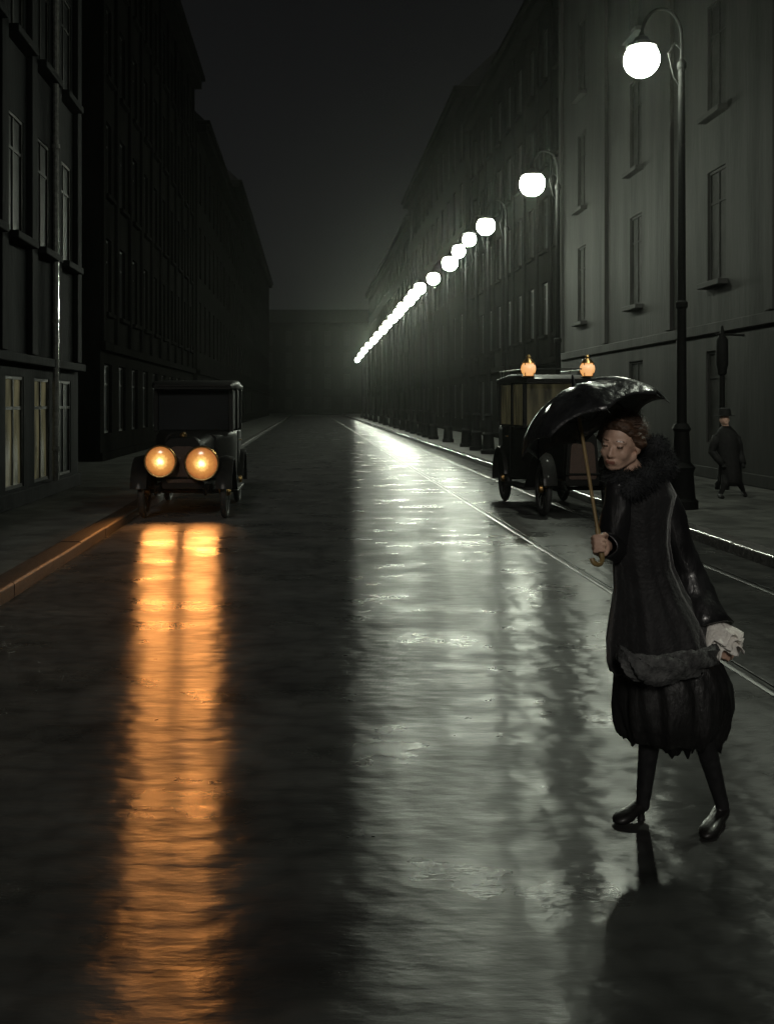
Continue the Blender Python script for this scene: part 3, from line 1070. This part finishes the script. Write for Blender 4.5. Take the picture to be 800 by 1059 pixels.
b.capsule(hd(-0.018, 0, -0.06), nk, 0.045, 0.05)
sR, sL = W(638, 508, -0.04), W(683, 509, 0.05)
b.capsule(sR, sL, 0.048, 0.048)
chest, waist, pelv = W(662, 535, 0.01), W(672, 585, 0.01), W(684, 640, 0.02)
b.capsule(chest, waist, 0.088, 0.078)
b.capsule(waist, pelv, 0.078, 0.11)
# arms
eR = W(634, 568, -0.02)
GR = W(620, 563, -0.25)
apex = W(601, 401, -0.02)
shaft_dir = (apex - GR).normalized()
pR = (eR - GR).normalized()
wR = GR + pR * 0.075
b.capsule(sR, eR, 0.045, 0.038)
b.capsule(eR, wR, 0.037, 0.026)
hand_grip(b, GR, shaft_dir, pR, wR)
eL = W(708, 592, 0.08)
wL = W(738, 652, -0.02)
GL = W(747, 674, -0.05)
b.capsule(sL, eL, 0.045, 0.038)
b.capsule(eL, wL, 0.037, 0.026)
hand_grip(b, GL, V((0.75, -0.35, -0.35)), (wL - GL).normalized(), wL)
# legs
hipA, kneeA, ankA = W(676, 650, 0.03), W(674, 742, -0.02), W(664, 833, 0.11)
hipB, kneeB, ankB = W(694, 650, 0.02), W(722, 745, -0.10), W(746, 832, 0.035)
for hip, knee, ank in ((hipA, kneeA, ankA), (hipB, kneeB, ankB)):
    b.capsule(hip, knee, 0.088, 0.047)
    mid = knee.lerp(ank, 0.30) + V((0.004, 0.014, 0))
    b.capsule(knee, mid, 0.045, 0.042)
    b.capsule(mid, ank, 0.042, 0.027)
heelA, toeA = W(661, 841, 0.115), W(634, 853, 0.05)
heelB, toeB = W(745, 843, 0.045), W(727, 866, -0.105)
for ank, heel, toe in ((ankA, heelA, toeA), (ankB, heelB, toeB)):
    b.capsule(ank, heel + V((0, 0, 0.02)), 0.028, 0.022)
    b.capsule(heel + V((0, 0, 0.02)), heel.lerp(toe, 0.8) + V((0, 0, 0.006)), 0.021, 0.012)
body = remesh(b, 'body', 0.0042, woman, 5)
me = body.data
for k in ('skin', 'stocking', 'lips', 'eye', 'cloth'):
    me.materials.append(M[k])
eyes = [hd(0.085, 0.029, -0.002), hd(0.085, -0.029, -0.002)]
for p in me.polygons:
    c = p.center
    if c.z < 0.9 and (c - GL).length > 0.14:
        p.material_index = 1
        continue
    if (c - HC).length > 0.155 and (c - GL).length > 0.12 and (c - GR).length > 0.10:
        p.material_index = 4
        continue
    q = c - HC
    f, r_, u = q.dot(fdir), q.dot(hrt), q.dot(hup)
    if f > 0.07 and abs(r_) < 0.019 and -0.070 + 6 * r_ * r_ < u < -0.056 + 8 * r_ * r_:
        p.material_index = 2
    if f > 0.06 and 0.018 < abs(r_) < 0.040 and -0.005 < u < 0.004:
        p.material_index = 3
    if f > 0.06 and 0.014 < abs(r_) < 0.043 and 0.021 < u < 0.026:
        p.material_index = 3
reparent(body, woman)

# ---- hair: rolls swept back to a knot, with loose strands
b = MB()
rng = random.Random(5)
b.ball(hd(-0.034, 0, 0.036), (0.084, 0.088, 0.082), 22, 14, HB)
for s_ in (1, -1):
    b.capsule(hd(0.045, 0.035 * s_, 0.078), hd(-0.01, 0.078 * s_, 0.01), 0.024, 0.026)
    b.capsule(hd(-0.01, 0.078 * s_, 0.01), hd(-0.075, 0.05 * s_, -0.02), 0.026, 0.024)
b.capsule(hd(0.055, 0.02, 0.082), hd(0.055, -0.02, 0.082), 0.022, 0.022)
b.ball(hd(-0.115, 0, 0.02), (0.045, 0.035, 0.042), 16, 10, HB)
hair = remesh(b, 'hair', 0.005, woman, 2)
for v in hair.data.vertices:
    q = v.co - HC
    g1 = noise.noise(V((q.dot(hrt) * 70, q.dot(hup) * 70, q.dot(fdir) * 16)))
    v.co += (v.co - hd(-0.03, 0, 0.03)).normalized() * (0.006 * g1)
bm = bmesh.new()
bm.from_mesh(hair.data)
for _ in range(1100):
    a = rng.uniform(-PI, PI)
    e = rng.uniform(0.1, 1.35)
    d = (hrt * math.sin(a) * math.cos(e) + hup * math.sin(e) - fdir * math.cos(a) * math.cos(e)).normalized()
    p0 = hd(-0.03, 0, 0.036) + d * 0.082
    t = (-fdir + hup * -0.5 + hrt * rng.uniform(-0.6, 0.6))
    t = (t - d * t.dot(d)).normalized()
    sd = d.cross(t) * 0.002
    q = p0 + t * rng.uniform(0.03, 0.07) + d * rng.uniform(-0.004, 0.014)
    vs = [bm.verts.new(x) for x in (p0 - sd, p0 + sd, q)]
    bm.faces.new(vs)
bm.to_mesh(hair.data)
bm.free()
hair.data.materials.append(M['hair'])
reparent(hair, woman)


# ---- coat body
def outline_loft(rows, n, dep, amp, folds, seed, d0=0.0, hem=0.0, fine=3):
    """rows: (py, x left, x right, depth factor)"""
    rr = []
    for (a, b_) in zip(rows, rows[1:]):
        for k in range(fine):
            t = k / fine
            rr.append(tuple(a[j] + (b_[j] - a[j]) * t for j in range(4)))
    rr.append(rows[-1])
    rings = []
    for k, (py, xl, xr, df) in enumerate(rr):
        c = W((xl + xr) / 2, py, d0)
        rx = (xr - xl) / 2 * S
        t = k / (len(rr) - 1)
        ring = noisy_ring(c, rx, rx * df, n, t, amp * (0.25 + t), folds, seed)
        if k == len(rr) - 1 and hem:
            for i, p in enumerate(ring):
                p.z += hem * (noise.noise(V((i * 0.37, seed, 1.7))) + 0.12 * noise.noise(V((i * 1.1, seed, 0.3))))
        rings.append(ring)
    return rings


def solid(o, th):
    m = o.modifiers.new('thick', 'SOLIDIFY')
    m.thickness = th
    m.offset = 0
    return o


b = MB()
b.loft(outline_loft([(488, 642, 676, .9), (497, 633, 690, .8), (512, 628, 697, .84), (535, 629, 691, .92), (560, 632, 690, .95), (585, 635, 694, .93), (612, 636, 706, .88), (640, 632, 724, .88), (665, 628, 733, .9), (684, 628, 735, .92), (696, 632, 733, .9)], 72, 0.8, 0.035, 7, 1.3, 0.02, 0.03), True, False, False)
coat = b.build('coat', M['wool'], woman, smooth=60)
solid(coat, 0.008)
reparent(coat, woman)
# broad gathered sash / lifted hem sweeping to her left hand
b = MB()
rings = []
pts = [(640, 676, -0.20), (655, 690, -0.23), (675, 694, -0.25), (700, 690, -0.24), (722, 684, -0.19), (740, 676, -0.10)]
for k in range(len(pts)):
    p = W(*pts[k])
    rings.append(p)
cs = []
for k in range(25):
    t = k / 24 * (len(rings) - 1)
    i_ = min(int(t), len(rings) - 2)
    f = t - i_
    cs.append(rings[i_].lerp(rings[i_ + 1], f))
rg = []
for k, p in enumerate(cs):
    t = k / 24
    w_ = 0.034 + 0.016 * math.sin(PI * t)
    rg.append([p + V((0.01 * math.sin(a * 3 + k), -0.022 * math.cos(a) * (1 + 0.3 * math.sin(4 * a + k * 0.5)), w_ * math.sin(a) * (1 + 0.25 * math.sin(5 * a + k * 0.8)))) for a in [2 * PI * j / 18 for j in range(18)]])
b.loft(rg)
g_ = b.build('gathered_fold', M['highlit_fur'], woman, smooth=60)
reparent(g_, woman)
# sleeves
for nm, P in (('l', [(sL + V((-0.035, 0, 0.03)), 0.030), (sL + V((-0.012, 0, 0.012)), 0.055), (sL.lerp(eL, 0.35) + V((0.006, 0, 0)), 0.058), (sL.lerp(eL, 0.75) + V((0.008, 0, 0)), 0.055), (eL + V((0.006, 0.0, 0)), 0.062), (eL.lerp(wL, 0.45) + V((-0.008, 0.02, -0.005)), 0.082), (wL + V((-0.022, 0.01, -0.0)), 0.096)]),
              ('r', [(sR + V((0.035, 0, 0.03)), 0.03), (sR + V((0.008, 0, 0.012)), 0.056), (sR.lerp(eR, 0.5), 0.060), (eR, 0.055), (eR.lerp(wR, 0.5), 0.052), (wR, 0.044)])):
    b = MB()
    rr = []
    for (p, q) in zip(P, P[1:]):
        for k in range(4):
            rr.append((p[0].lerp(q[0], k / 4), p[1] + (q[1] - p[1]) * k / 4))
    rr.append(P[-1])
    bpts = [q[0] for q in rr]
    tb = MB()
    tb.tube(bpts, [q[1] for q in rr], 28, cap=False)
    for v in tb.bm.verts:
        nz_ = noise.noise(v.co * 11) * 0.012 + noise.noise(v.co * 27) * 0.006
        near = min(range(len(bpts)), key=lambda k: (bpts[k] - v.co).length)
        dr = (v.co - bpts[near]).normalized()
        v.co += dr * nz_
    o = tb.build('sleeve', M['cloth'], woman, smooth=60)
    solid(o, 0.006)
    reparent(o, woman)
    b.bm.free()
# ---- skirt, bunched up
b = MB()
b.loft(outline_loft([(668, 640, 726, .85), (684, 637, 742, .9), (705, 637, 751, .9), (728, 637, 753, .88), (745, 639, 750, .86), (757, 643, 744, .82), (764, 648, 738, .78)], 84, 0.8, 0.06, 9, 4.1, 0.02, 0.055), True, False, False)
sk = b.build('skirt', M['skirt'], woman, smooth=60)
solid(sk, 0.006)
reparent(sk, woman)
b = MB()
b.loft(outline_loft([(700, 655, 735, .8), (740, 656, 736, .8), (762, 664, 724, .75), (775, 676, 716, .7)], 60, 0.8, 0.05, 8, 2.1, 0.03, 0.05), True, False, False)
pc = b.build('petticoat', M['skirt'], woman, smooth=60)
solid(pc, 0.005)
reparent(pc, woman)
# ---- fur collar
b = MB()
cc = W(660, 486, 0.03)
rings_c = []
for k in range(28):
    a = 2 * PI * k / 28
    rad = (0.092, 0.085)
    c = cc + V((rad[0] * math.cos(a), rad[1] * math.sin(a), 0.022 * math.sin(a) + 0.030 * math.cos(a)))
    rings_c.append(c)
for k in range(28):
    a = 2 * PI * k / 28
    big = 0.036 + 0.016 * max(0, math.cos(a - 0.3)) + 0.012 * max(0, math.sin(a))
    b.ball(rings_c[k], big, 12, 8)
b.ball(W(678, 466, 0.05), (0.052, 0.05, 0.062), 14, 10)
b.ball(W(684, 480, 0.02), (0.05, 0.055, 0.05), 14, 10)
b.ball(W(640, 496, -0.05), (0.05, 0.04, 0.035), 14, 10)
b.ball(W(655, 505, -0.09), (0.06, 0.035, 0.045), 14, 10)
b.ball(W(668, 495, -0.08), (0.05, 0.035, 0.05), 14, 10)
fc = remesh(b, 'fur_collar', 0.008, woman, 2)
fc.data.materials.append(M['fur'])
bm = bmesh.new()
bm.from_mesh(fc.data)
bm.normal_update()
fs = list(bm.faces)
rng = random.Random(11)
for f in fs:
    for _ in range(2):
        c, nn = f.calc_center_median(), f.normal
        d = (nn + V((rng.uniform(-.7, .7), rng.uniform(-.7, .7), rng.uniform(-1.1, .1)))).normalized()
        ln = rng.uniform(0.012, 0.03)
        sd = nn.cross(d)
        if sd.length < 1e-4:
            continue
        sd = sd.normalized() * 0.0013
        c = c + V((rng.uniform(-.004, .004), rng.uniform(-.004, .004), rng.uniform(-.004, .004)))
        bm.faces.new([bm.verts.new(x) for x in (c - sd, c + sd, c + d * ln)])
bm.to_mesh(fc.data)
bm.free()
reparent(fc, woman)


# ---- white ruffled cuff at her left wrist
b = MB()
rng = random.Random(2)
ax = (GL - wL).normalized()
u = ax.orthogonal().normalized()
w_ = ax.cross(u)
for layer in range(3):
    rings = []
    for k in range(7):
        t = k / 6
        c = wL + ax * (-0.028 + 0.022 * layer + 0.085 * t)
        ring = []
        for j in range(48):
            a = 2 * PI * j / 48
            rr = 0.036 + (0.052 - 0.008 * layer) * t * (1 + 0.22 * math.sin(9 * a + layer * 2) * t + 0.3 * noise.noise(V((math.cos(a) * 2, math.sin(a) * 2, layer + t))))
            ring.append(c + (u * math.cos(a) + w_ * math.sin(a)) * rr + ax * 0.018 * t * math.sin(7 * a + layer))
        rings.append(ring)
    b.loft(rings, True, False, False)
cf = b.build('cuff', M['lace'], woman, smooth=70)
solid(cf, 0.003)
reparent(cf, woman)
# a bit of pale cuff at her right wrist
b = MB()
b.lathe([(0.034, -0.022), (0.042, -0.01), (0.043, 0.012), (0.036, 0.02)], n=20, cap=False)
cu = b.build('cuff', M['fur'], woman)
cu.matrix_local = Matrix.Translation(GR + pR * 0.10) @ pR.to_track_quat('Z', 'Y').to_matrix().to_4x4()
cu.data.transform(cu.matrix_local)
cu.matrix_local = Matrix.Identity(4)
solid(cu, 0.004)
reparent(cu, woman)


# ---- shoes
def shoe(heel, toe):
    b = MB()
    h0 = V((heel.x, heel.y, 0))
    t0 = V((toe.x, toe.y, 0))
    fw = (t0 - h0).normalized()
    sd = V((-fw.y, fw.x, 0))
    ln = (t0 - h0).length + 0.03
    st = h0 - fw * 0.035
    prof = [(0.0, 0.018, 0.035, 0.088), (0.08, 0.030, 0.036, 0.092), (0.25, 0.033, 0.032, 0.080), (0.42, 0.031, 0.024, 0.066), (0.62, 0.038, 0.010, 0.056), (0.8, 0.039, 0.004, 0.046), (0.93, 0.026, 0.005, 0.034), (1.0, 0.008, 0.010, 0.022)]
    rings = []
    for t, w, lo, hi in prof:
        c = st + fw * (ln * t)
        ring = []
        for j in range(14):
            a = 2 * PI * j / 14
            x, z = math.cos(a), math.sin(a)
            zz = (lo + hi) / 2 + (hi - lo) / 2 * (z if z > 0 else max(-1, z * 1.6))
            ring.append(c + sd * (w * x) + V((0, 0, zz)))
        rings.append(ring)
    b.loft(rings)
    o = b.build('shoe', M['leather'], woman, smooth=60)
    hb = MB()
    c = h0 - fw * 0.008
    hb.lathe([(0.016, 0.0), (0.013, 0.02), (0.016, 0.036), (0.024, 0.05)], c, n=12)
    ho = hb.build('heel', M['leather'], o)
    for q in (o, ho):
        q.data.transform(Matrix.Translation(-woman.location))
    return o


shoe(heelA, toeA)
shoe(heelB, toeB)

# ------------------------------------------------------------------ umbrella
umb = empty('umbrella', GR)
tag(umb, 'small wet black umbrella tilted over the head of the woman', 'umbrella')
CU = W(614, 443, -0.05)
ua = V((-0.36, 0.26, 0.89)).normalized()
uu = V((0.9, 0.0, 0.38))
uu = (uu - ua * uu.dot(ua)).normalized()
uw = ua.cross(uu)
RU, HU, NP = 0.305, 0.185, 8


def canopy_pt(t, a):
    """t 0 apex .. 1 rim; a angle; panels sag between the ribs"""
    ph = (a / (2 * PI) * NP) % 1.0
    sag = 4 * ph * (1 - ph)
    r = RU * math.sin(t * 1.30) / math.sin(1.30)
    h = HU * (math.cos(t * 1.30) - math.cos(1.30)) / (1 - math.cos(1.30))
    r *= 1 - 0.085 * sag * t ** 1.5
    h += 0.028 * sag * t ** 3 - 0.016 * sag * math.sin(PI * t)
    return CU + (uu * math.cos(a) + uw * math.sin(a)) * r + ua * h


b = MB()
n_a, n_t = NP * 8, 14
rings = []
for j in range(n_t + 1):
    t = 0.02 + 0.98 * j / n_t
    rings.append([canopy_pt(t, 2 * PI * i / n_a) for i in range(n_a)])
b.loft(rings, True, True, False)
ap = canopy_pt(0, 0)
can = b.build('canopy', M['silk'], umb, smooth=50)
sd_ = can.modifiers.new('thick', 'SOLIDIFY')
sd_.thickness = 0.003
umb_parts = [can]
for k in range(NP):
    a = 2 * PI * k / NP
    b = MB()
    pts = [canopy_pt(t, a) - ua * 0.006 for t in (0.04, 0.2, 0.4, 0.6, 0.8, 1.0)]
    b.tube(pts + [pts[-1] + (pts[-1] - pts[-2]).normalized() * 0.012], 0.0028, 6)
    b.tube([canopy_pt(0.55, a) - ua * 0.008, CU + ua * 0.03], 0.0022, 5)
    umb_parts.append(b.build('rib', M['steel'], umb))
sd2 = (ap - GR).normalized()
b = MB()
b.tube([GR - sd2 * 0.02, ap], 0.0065, 10)
umb_parts.append(b.build('shaft', M['bamboo'], umb))
b = MB()
b.tube([ap - sd2 * 0.004, ap + sd2 * 0.02, ap + sd2 * 0.05], [0.012, 0.007, 0.004], 10)
umb_parts.append(b.build('ferrule', M['steel'], umb))
b = MB()
hk = [GR + sd2 * 0.06, GR, GR - sd2 * 0.05]
e1 = V((-0.8, -0.4, 0)).normalized()
for k in range(1, 9):
    a = PI * k / 8
    hk.append(GR - sd2 * (0.05 + 0.025 * math.sin(a)) + e1 * (0.025 - 0.025 * math.cos(a)))
b.tube(hk, 0.0095, 10)
umb_parts.append(b.build('handle', M['bamboo'], umb))
for o in umb_parts:
    o.data.transform(Matrix.Translation(-umb.location))

# ------------------------------------------------------------------ man walking away on the right pavement
YM = 17.9


def Q(px, py, d=0.0):
    p = at(px, py, YM + d)
    return p


man = empty('person', (Q(753, 518).x, YM, PH))
tag(man, 'dark man in a hat and long coat walking on the right pavement', 'person')
gz = PH
b = MB()
hc = Q(748.5, 433)
b.ball(hc + V((0, 0, -0.01)), (0.075, 0.092, 0.11), 16, 12)
b.ball(hc + V((0, -0.07, -0.05)), (0.045, 0.04, 0.05), 12, 8)
b.capsule(hc + V((0, -0.09, -0.005)), hc + V((0, -0.108, -0.03)), 0.011, 0.015)
for s_ in (1, -1):
    b.ball(hc + V((0.078 * s_, 0, -0.02)), (0.01, 0.02, 0.032), 8, 6)
ck = Q(750.5, 449)
b.capsule(hc, ck, 0.05, 0.06)
b.capsule(ck + V((-0.15, 0, -0.04)), ck + V((0.15, 0, -0.04)), 0.06)
pv = Q(754, 483)
b.capsule(ck + V((0, 0, -0.1)), pv, 0.10, 0.10)
for s_ in (1, -1):
    el = ck + V((0.23 * s_, 0.04, -0.30))
    b.capsule(ck + V((0.16 * s_, 0, -0.05)), el, 0.052, 0.042)
    wr = pv + V((0.17 * s_, -0.12, 0.06))
    b.capsule(el, wr, 0.042, 0.03)
    hand_grip(b, wr + V((-0.02 * s_, -0.06, -0.03)), V((0.3 * s_, -0.4, -0.8)), V((0.1 * s_, 1, 0.2)), wr)
f1, f2 = Q(744.5, 518, -0.1), Q(768, 512, 0.25)
f1.z = gz + 0.07
f2.z = gz + 0.10
for hx, ft, kn in ((-0.08, f1, Q(749, 500, -0.12)), (0.08, f2, Q(763, 498, 0.0))):
    hp = pv + V((hx, 0, -0.02))
    b.capsule(hp, kn, 0.085, 0.06)
    b.capsule(kn, ft, 0.058, 0.036)
    toe = ft + V((-0.03, -0.17, -0.035 if ft is f1 else -0.075))
    b.capsule(ft + V((0, 0.03, -0.03)), toe, 0.036, 0.028)
mb = remesh(b, 'body', 0.009, man, 3)
for k in ('skin', 'darkwool'):
    mb.data.materials.append(M[k])
for p in mb.data.polygons:
    if p.center.z < ck.z + 0.06:
        p.material_index = 1
reparent(mb, man)
b = MB()
SM = YM / F
rows = [(440.5, 746, 754, 1.0), (444, 743.5, 757.5, .8), (448, 740.5, 761, .72), (460, 740.5, 763, .78), (475, 743, 763.5, .85), (487, 742.5, 765, .9), (497, 744, 765, .9), (502, 745, 764, .9)]
rings = []
for k, (py, xl, xr, df) in enumerate(rows):
    c = Q((xl + xr) / 2, py)
    rx = (xr - xl) / 2 * SM
    rings.append(noisy_ring(c, rx, rx * df, 36, k / 7, 0.03 * (0.4 + k / 7), 5, 0.7))
b.loft(rings, True, False, False)
mc = b.build('overcoat', M['darkwool'], man, smooth=60)
solid(mc, 0.012)
reparent(mc, man)
for s_ in (1, -1):
    b = MB()
    el = ck + V((0.23 * s_, 0.04, -0.30))
    wr = pv + V((0.17 * s_, -0.12, 0.06))
    b.tube([ck + V((0.15 * s_, 0, -0.04)), ck + V((0.2 * s_, 0.02, -0.17)), el, el.lerp(wr, 0.5), wr], [0.075, 0.07, 0.062, 0.056, 0.05], 16, cap=False)
    o = b.build('sleeve', M['darkwool'], man)
    solid(o, 0.01)
    reparent(o, man)
b = MB()
b.lathe([(0.165, 0.045), (0.17, 0.052), (0.105, 0.06), (0.102, 0.12), (0.092, 0.17), (0.05, 0.185), (0.01, 0.18)], hc, n=24)
ht = b.build('hat', M['darkwool'], man)
reparent(ht, man)
for ft in (f1, f2):
    b = MB()
    b.capsule(ft + V((0, 0.03, -0.035)), ft + V((-0.03, -0.16, -0.04 if ft is f1 else -0.07)), 0.042, 0.034)
    o = b.build('shoe', M['darkwool'], man)
    reparent(o, man)

# ------------------------------------------------------------------ post with a cross arm and a bollard
p0 = at(746, 515, 19.6)
sp = empty('signpost', (p0.x, 19.6, PH))
tag(sp, 'thin dark post with a short cross arm behind the walking man', 'post')
b = MB()
b.lathe([(0.13, 0), (0.13, 0.1), (0.09, 0.16), (0.07, 0.5)], n=12)
b.build('base', M['iron'], sp)
b = MB()
b.lathe([(0.055, 0.5), (0.05, 2.1), (0.08, 2.13), (0.085, 2.2), (0.11, 2.3), (0.11, 2.75), (0.08, 2.8), (0.04, 2.86), (0.03, 2.98), (0.01, 3.02)], n=12)
b.build('post', M['iron'], sp)
b = MB()
b.tube([(-0.12, 0, 2.86), (0.38, 0, 2.84)], 0.02, 8)
b.ball((0.39, 0, 2.84), 0.03, 10, 8)
b.build('cross_arm', M['iron'], sp)
p1 = at(710, 490, 25.0)
bo = empty('bollard', (p1.x, 25.0, PH))
tag(bo, 'slim dark iron bollard on the pavement between the two walkers', 'bollard')
b = MB()
b.lathe([(0.13, 0), (0.13, 0.08), (0.09, 0.13), (0.075, 0.8), (0.095, 0.84), (0.095, 0.9), (0.07, 0.93)], n=14)
b.build('shaft', M['iron'], bo)
b = MB()
b.lathe([(0.07, 0.932), (0.09, 0.98), (0.085, 1.05), (0.05, 1.11), (0.01, 1.13)], n=14)
b.build('cap', M['iron'], bo)

# ------------------------------------------------------------------ haze
HAZE = 0.00022
if HAZE:
    b = MB()
    b.box(-200, 200, -80, 320, -1.02, 26)
    hz = b.build('haze', None, smooth=0)
    hm = bpy.data.materials.new('night_haze')
    hm.use_nodes = True
    nt = hm.node_tree
    for n in list(nt.nodes):
        if n.type != 'OUTPUT_MATERIAL':
            nt.nodes.remove(n)
    out = [n for n in nt.nodes if n.type == 'OUTPUT_MATERIAL'][0]
    pv_ = nt.nodes.new('ShaderNodeVolumePrincipled')
    pv_.inputs['Density'].default_value = HAZE
    pv_.inputs['Color'].default_value = (0.85, 0.9, 0.82, 1)
    pv_.inputs['Anisotropy'].default_value = 0.9
    nt.links.new(pv_.outputs[0], out.inputs['Volume'])
    hz.data.materials.append(hm)
    hz['kind'] = 'stuff'

# ------------------------------------------------------------------ night sky and a weak moon-like sun
w = bpy.data.worlds.new('World')
scn.world = w
w.use_nodes = True
nt = w.node_tree
bg = nt.nodes['Background']
sky = nt.nodes.new('ShaderNodeTexSky')
sky.sky_type = 'NISHITA'
sky.sun_disc = False
SUN_EL, SUN_AZ = 24.0, 188.0          # azimuth measured clockwise from +Y: behind the camera, a little to the left
sky.sun_elevation = R(SUN_EL)
sky.sun_rotation = R(SUN_AZ)
hs = nt.nodes.new('ShaderNodeHueSaturation')
hs.inputs['Saturation'].default_value = 0.12
nt.links.new(sky.outputs[0], hs.inputs['Color'])
nt.links.new(hs.outputs[0], bg.inputs['Color'])
bg.inputs['Strength'].default_value = 0.0012
sl = bpy.data.lights.new('sun', 'SUN')
sl.energy = 0.7
sl.angle = R(10)
sl.color = (1.0, 0.95, 0.86)
so = bpy.data.objects.new('sun', sl)
col.objects.link(so)
az, el = R(SUN_AZ), R(SUN_EL)
sdir = V((math.sin(az) * math.cos(el), math.cos(az) * math.cos(el), math.sin(el)))
so.rotation_euler = sdir.to_track_quat('Z', 'Y').to_euler()
so.location = (0, -10, 20)

# ------------------------------------------------------------------ camera and render
cd = bpy.data.cameras.new('camera')
cam = bpy.data.objects.new('camera', cd)
col.objects.link(cam)
cam.location = (0, 0, EYE)
cam.rotation_euler = (R(90), 0, 0)
cd.sensor_fit = 'AUTO'
cd.sensor_width = 36
cd.lens = F / 1059 * 36
cd.shift_x = (400 - HX) / 1059
cd.shift_y = -(529.5 - HY) / 1059
cd.clip_end = 1000
cd.clip_start = 0.05
scn.camera = cam
scn.view_settings.view_transform = 'Standard'
scn.view_settings.look = 'None'
scn.view_settings.exposure = 0
scn.view_settings.gamma = 1
scn.cycles.use_denoising = True
scn.cycles.max_bounces = 5
scn.cycles.volume_bounces = 0
scn.cycles.sample_clamp_indirect = 4.0
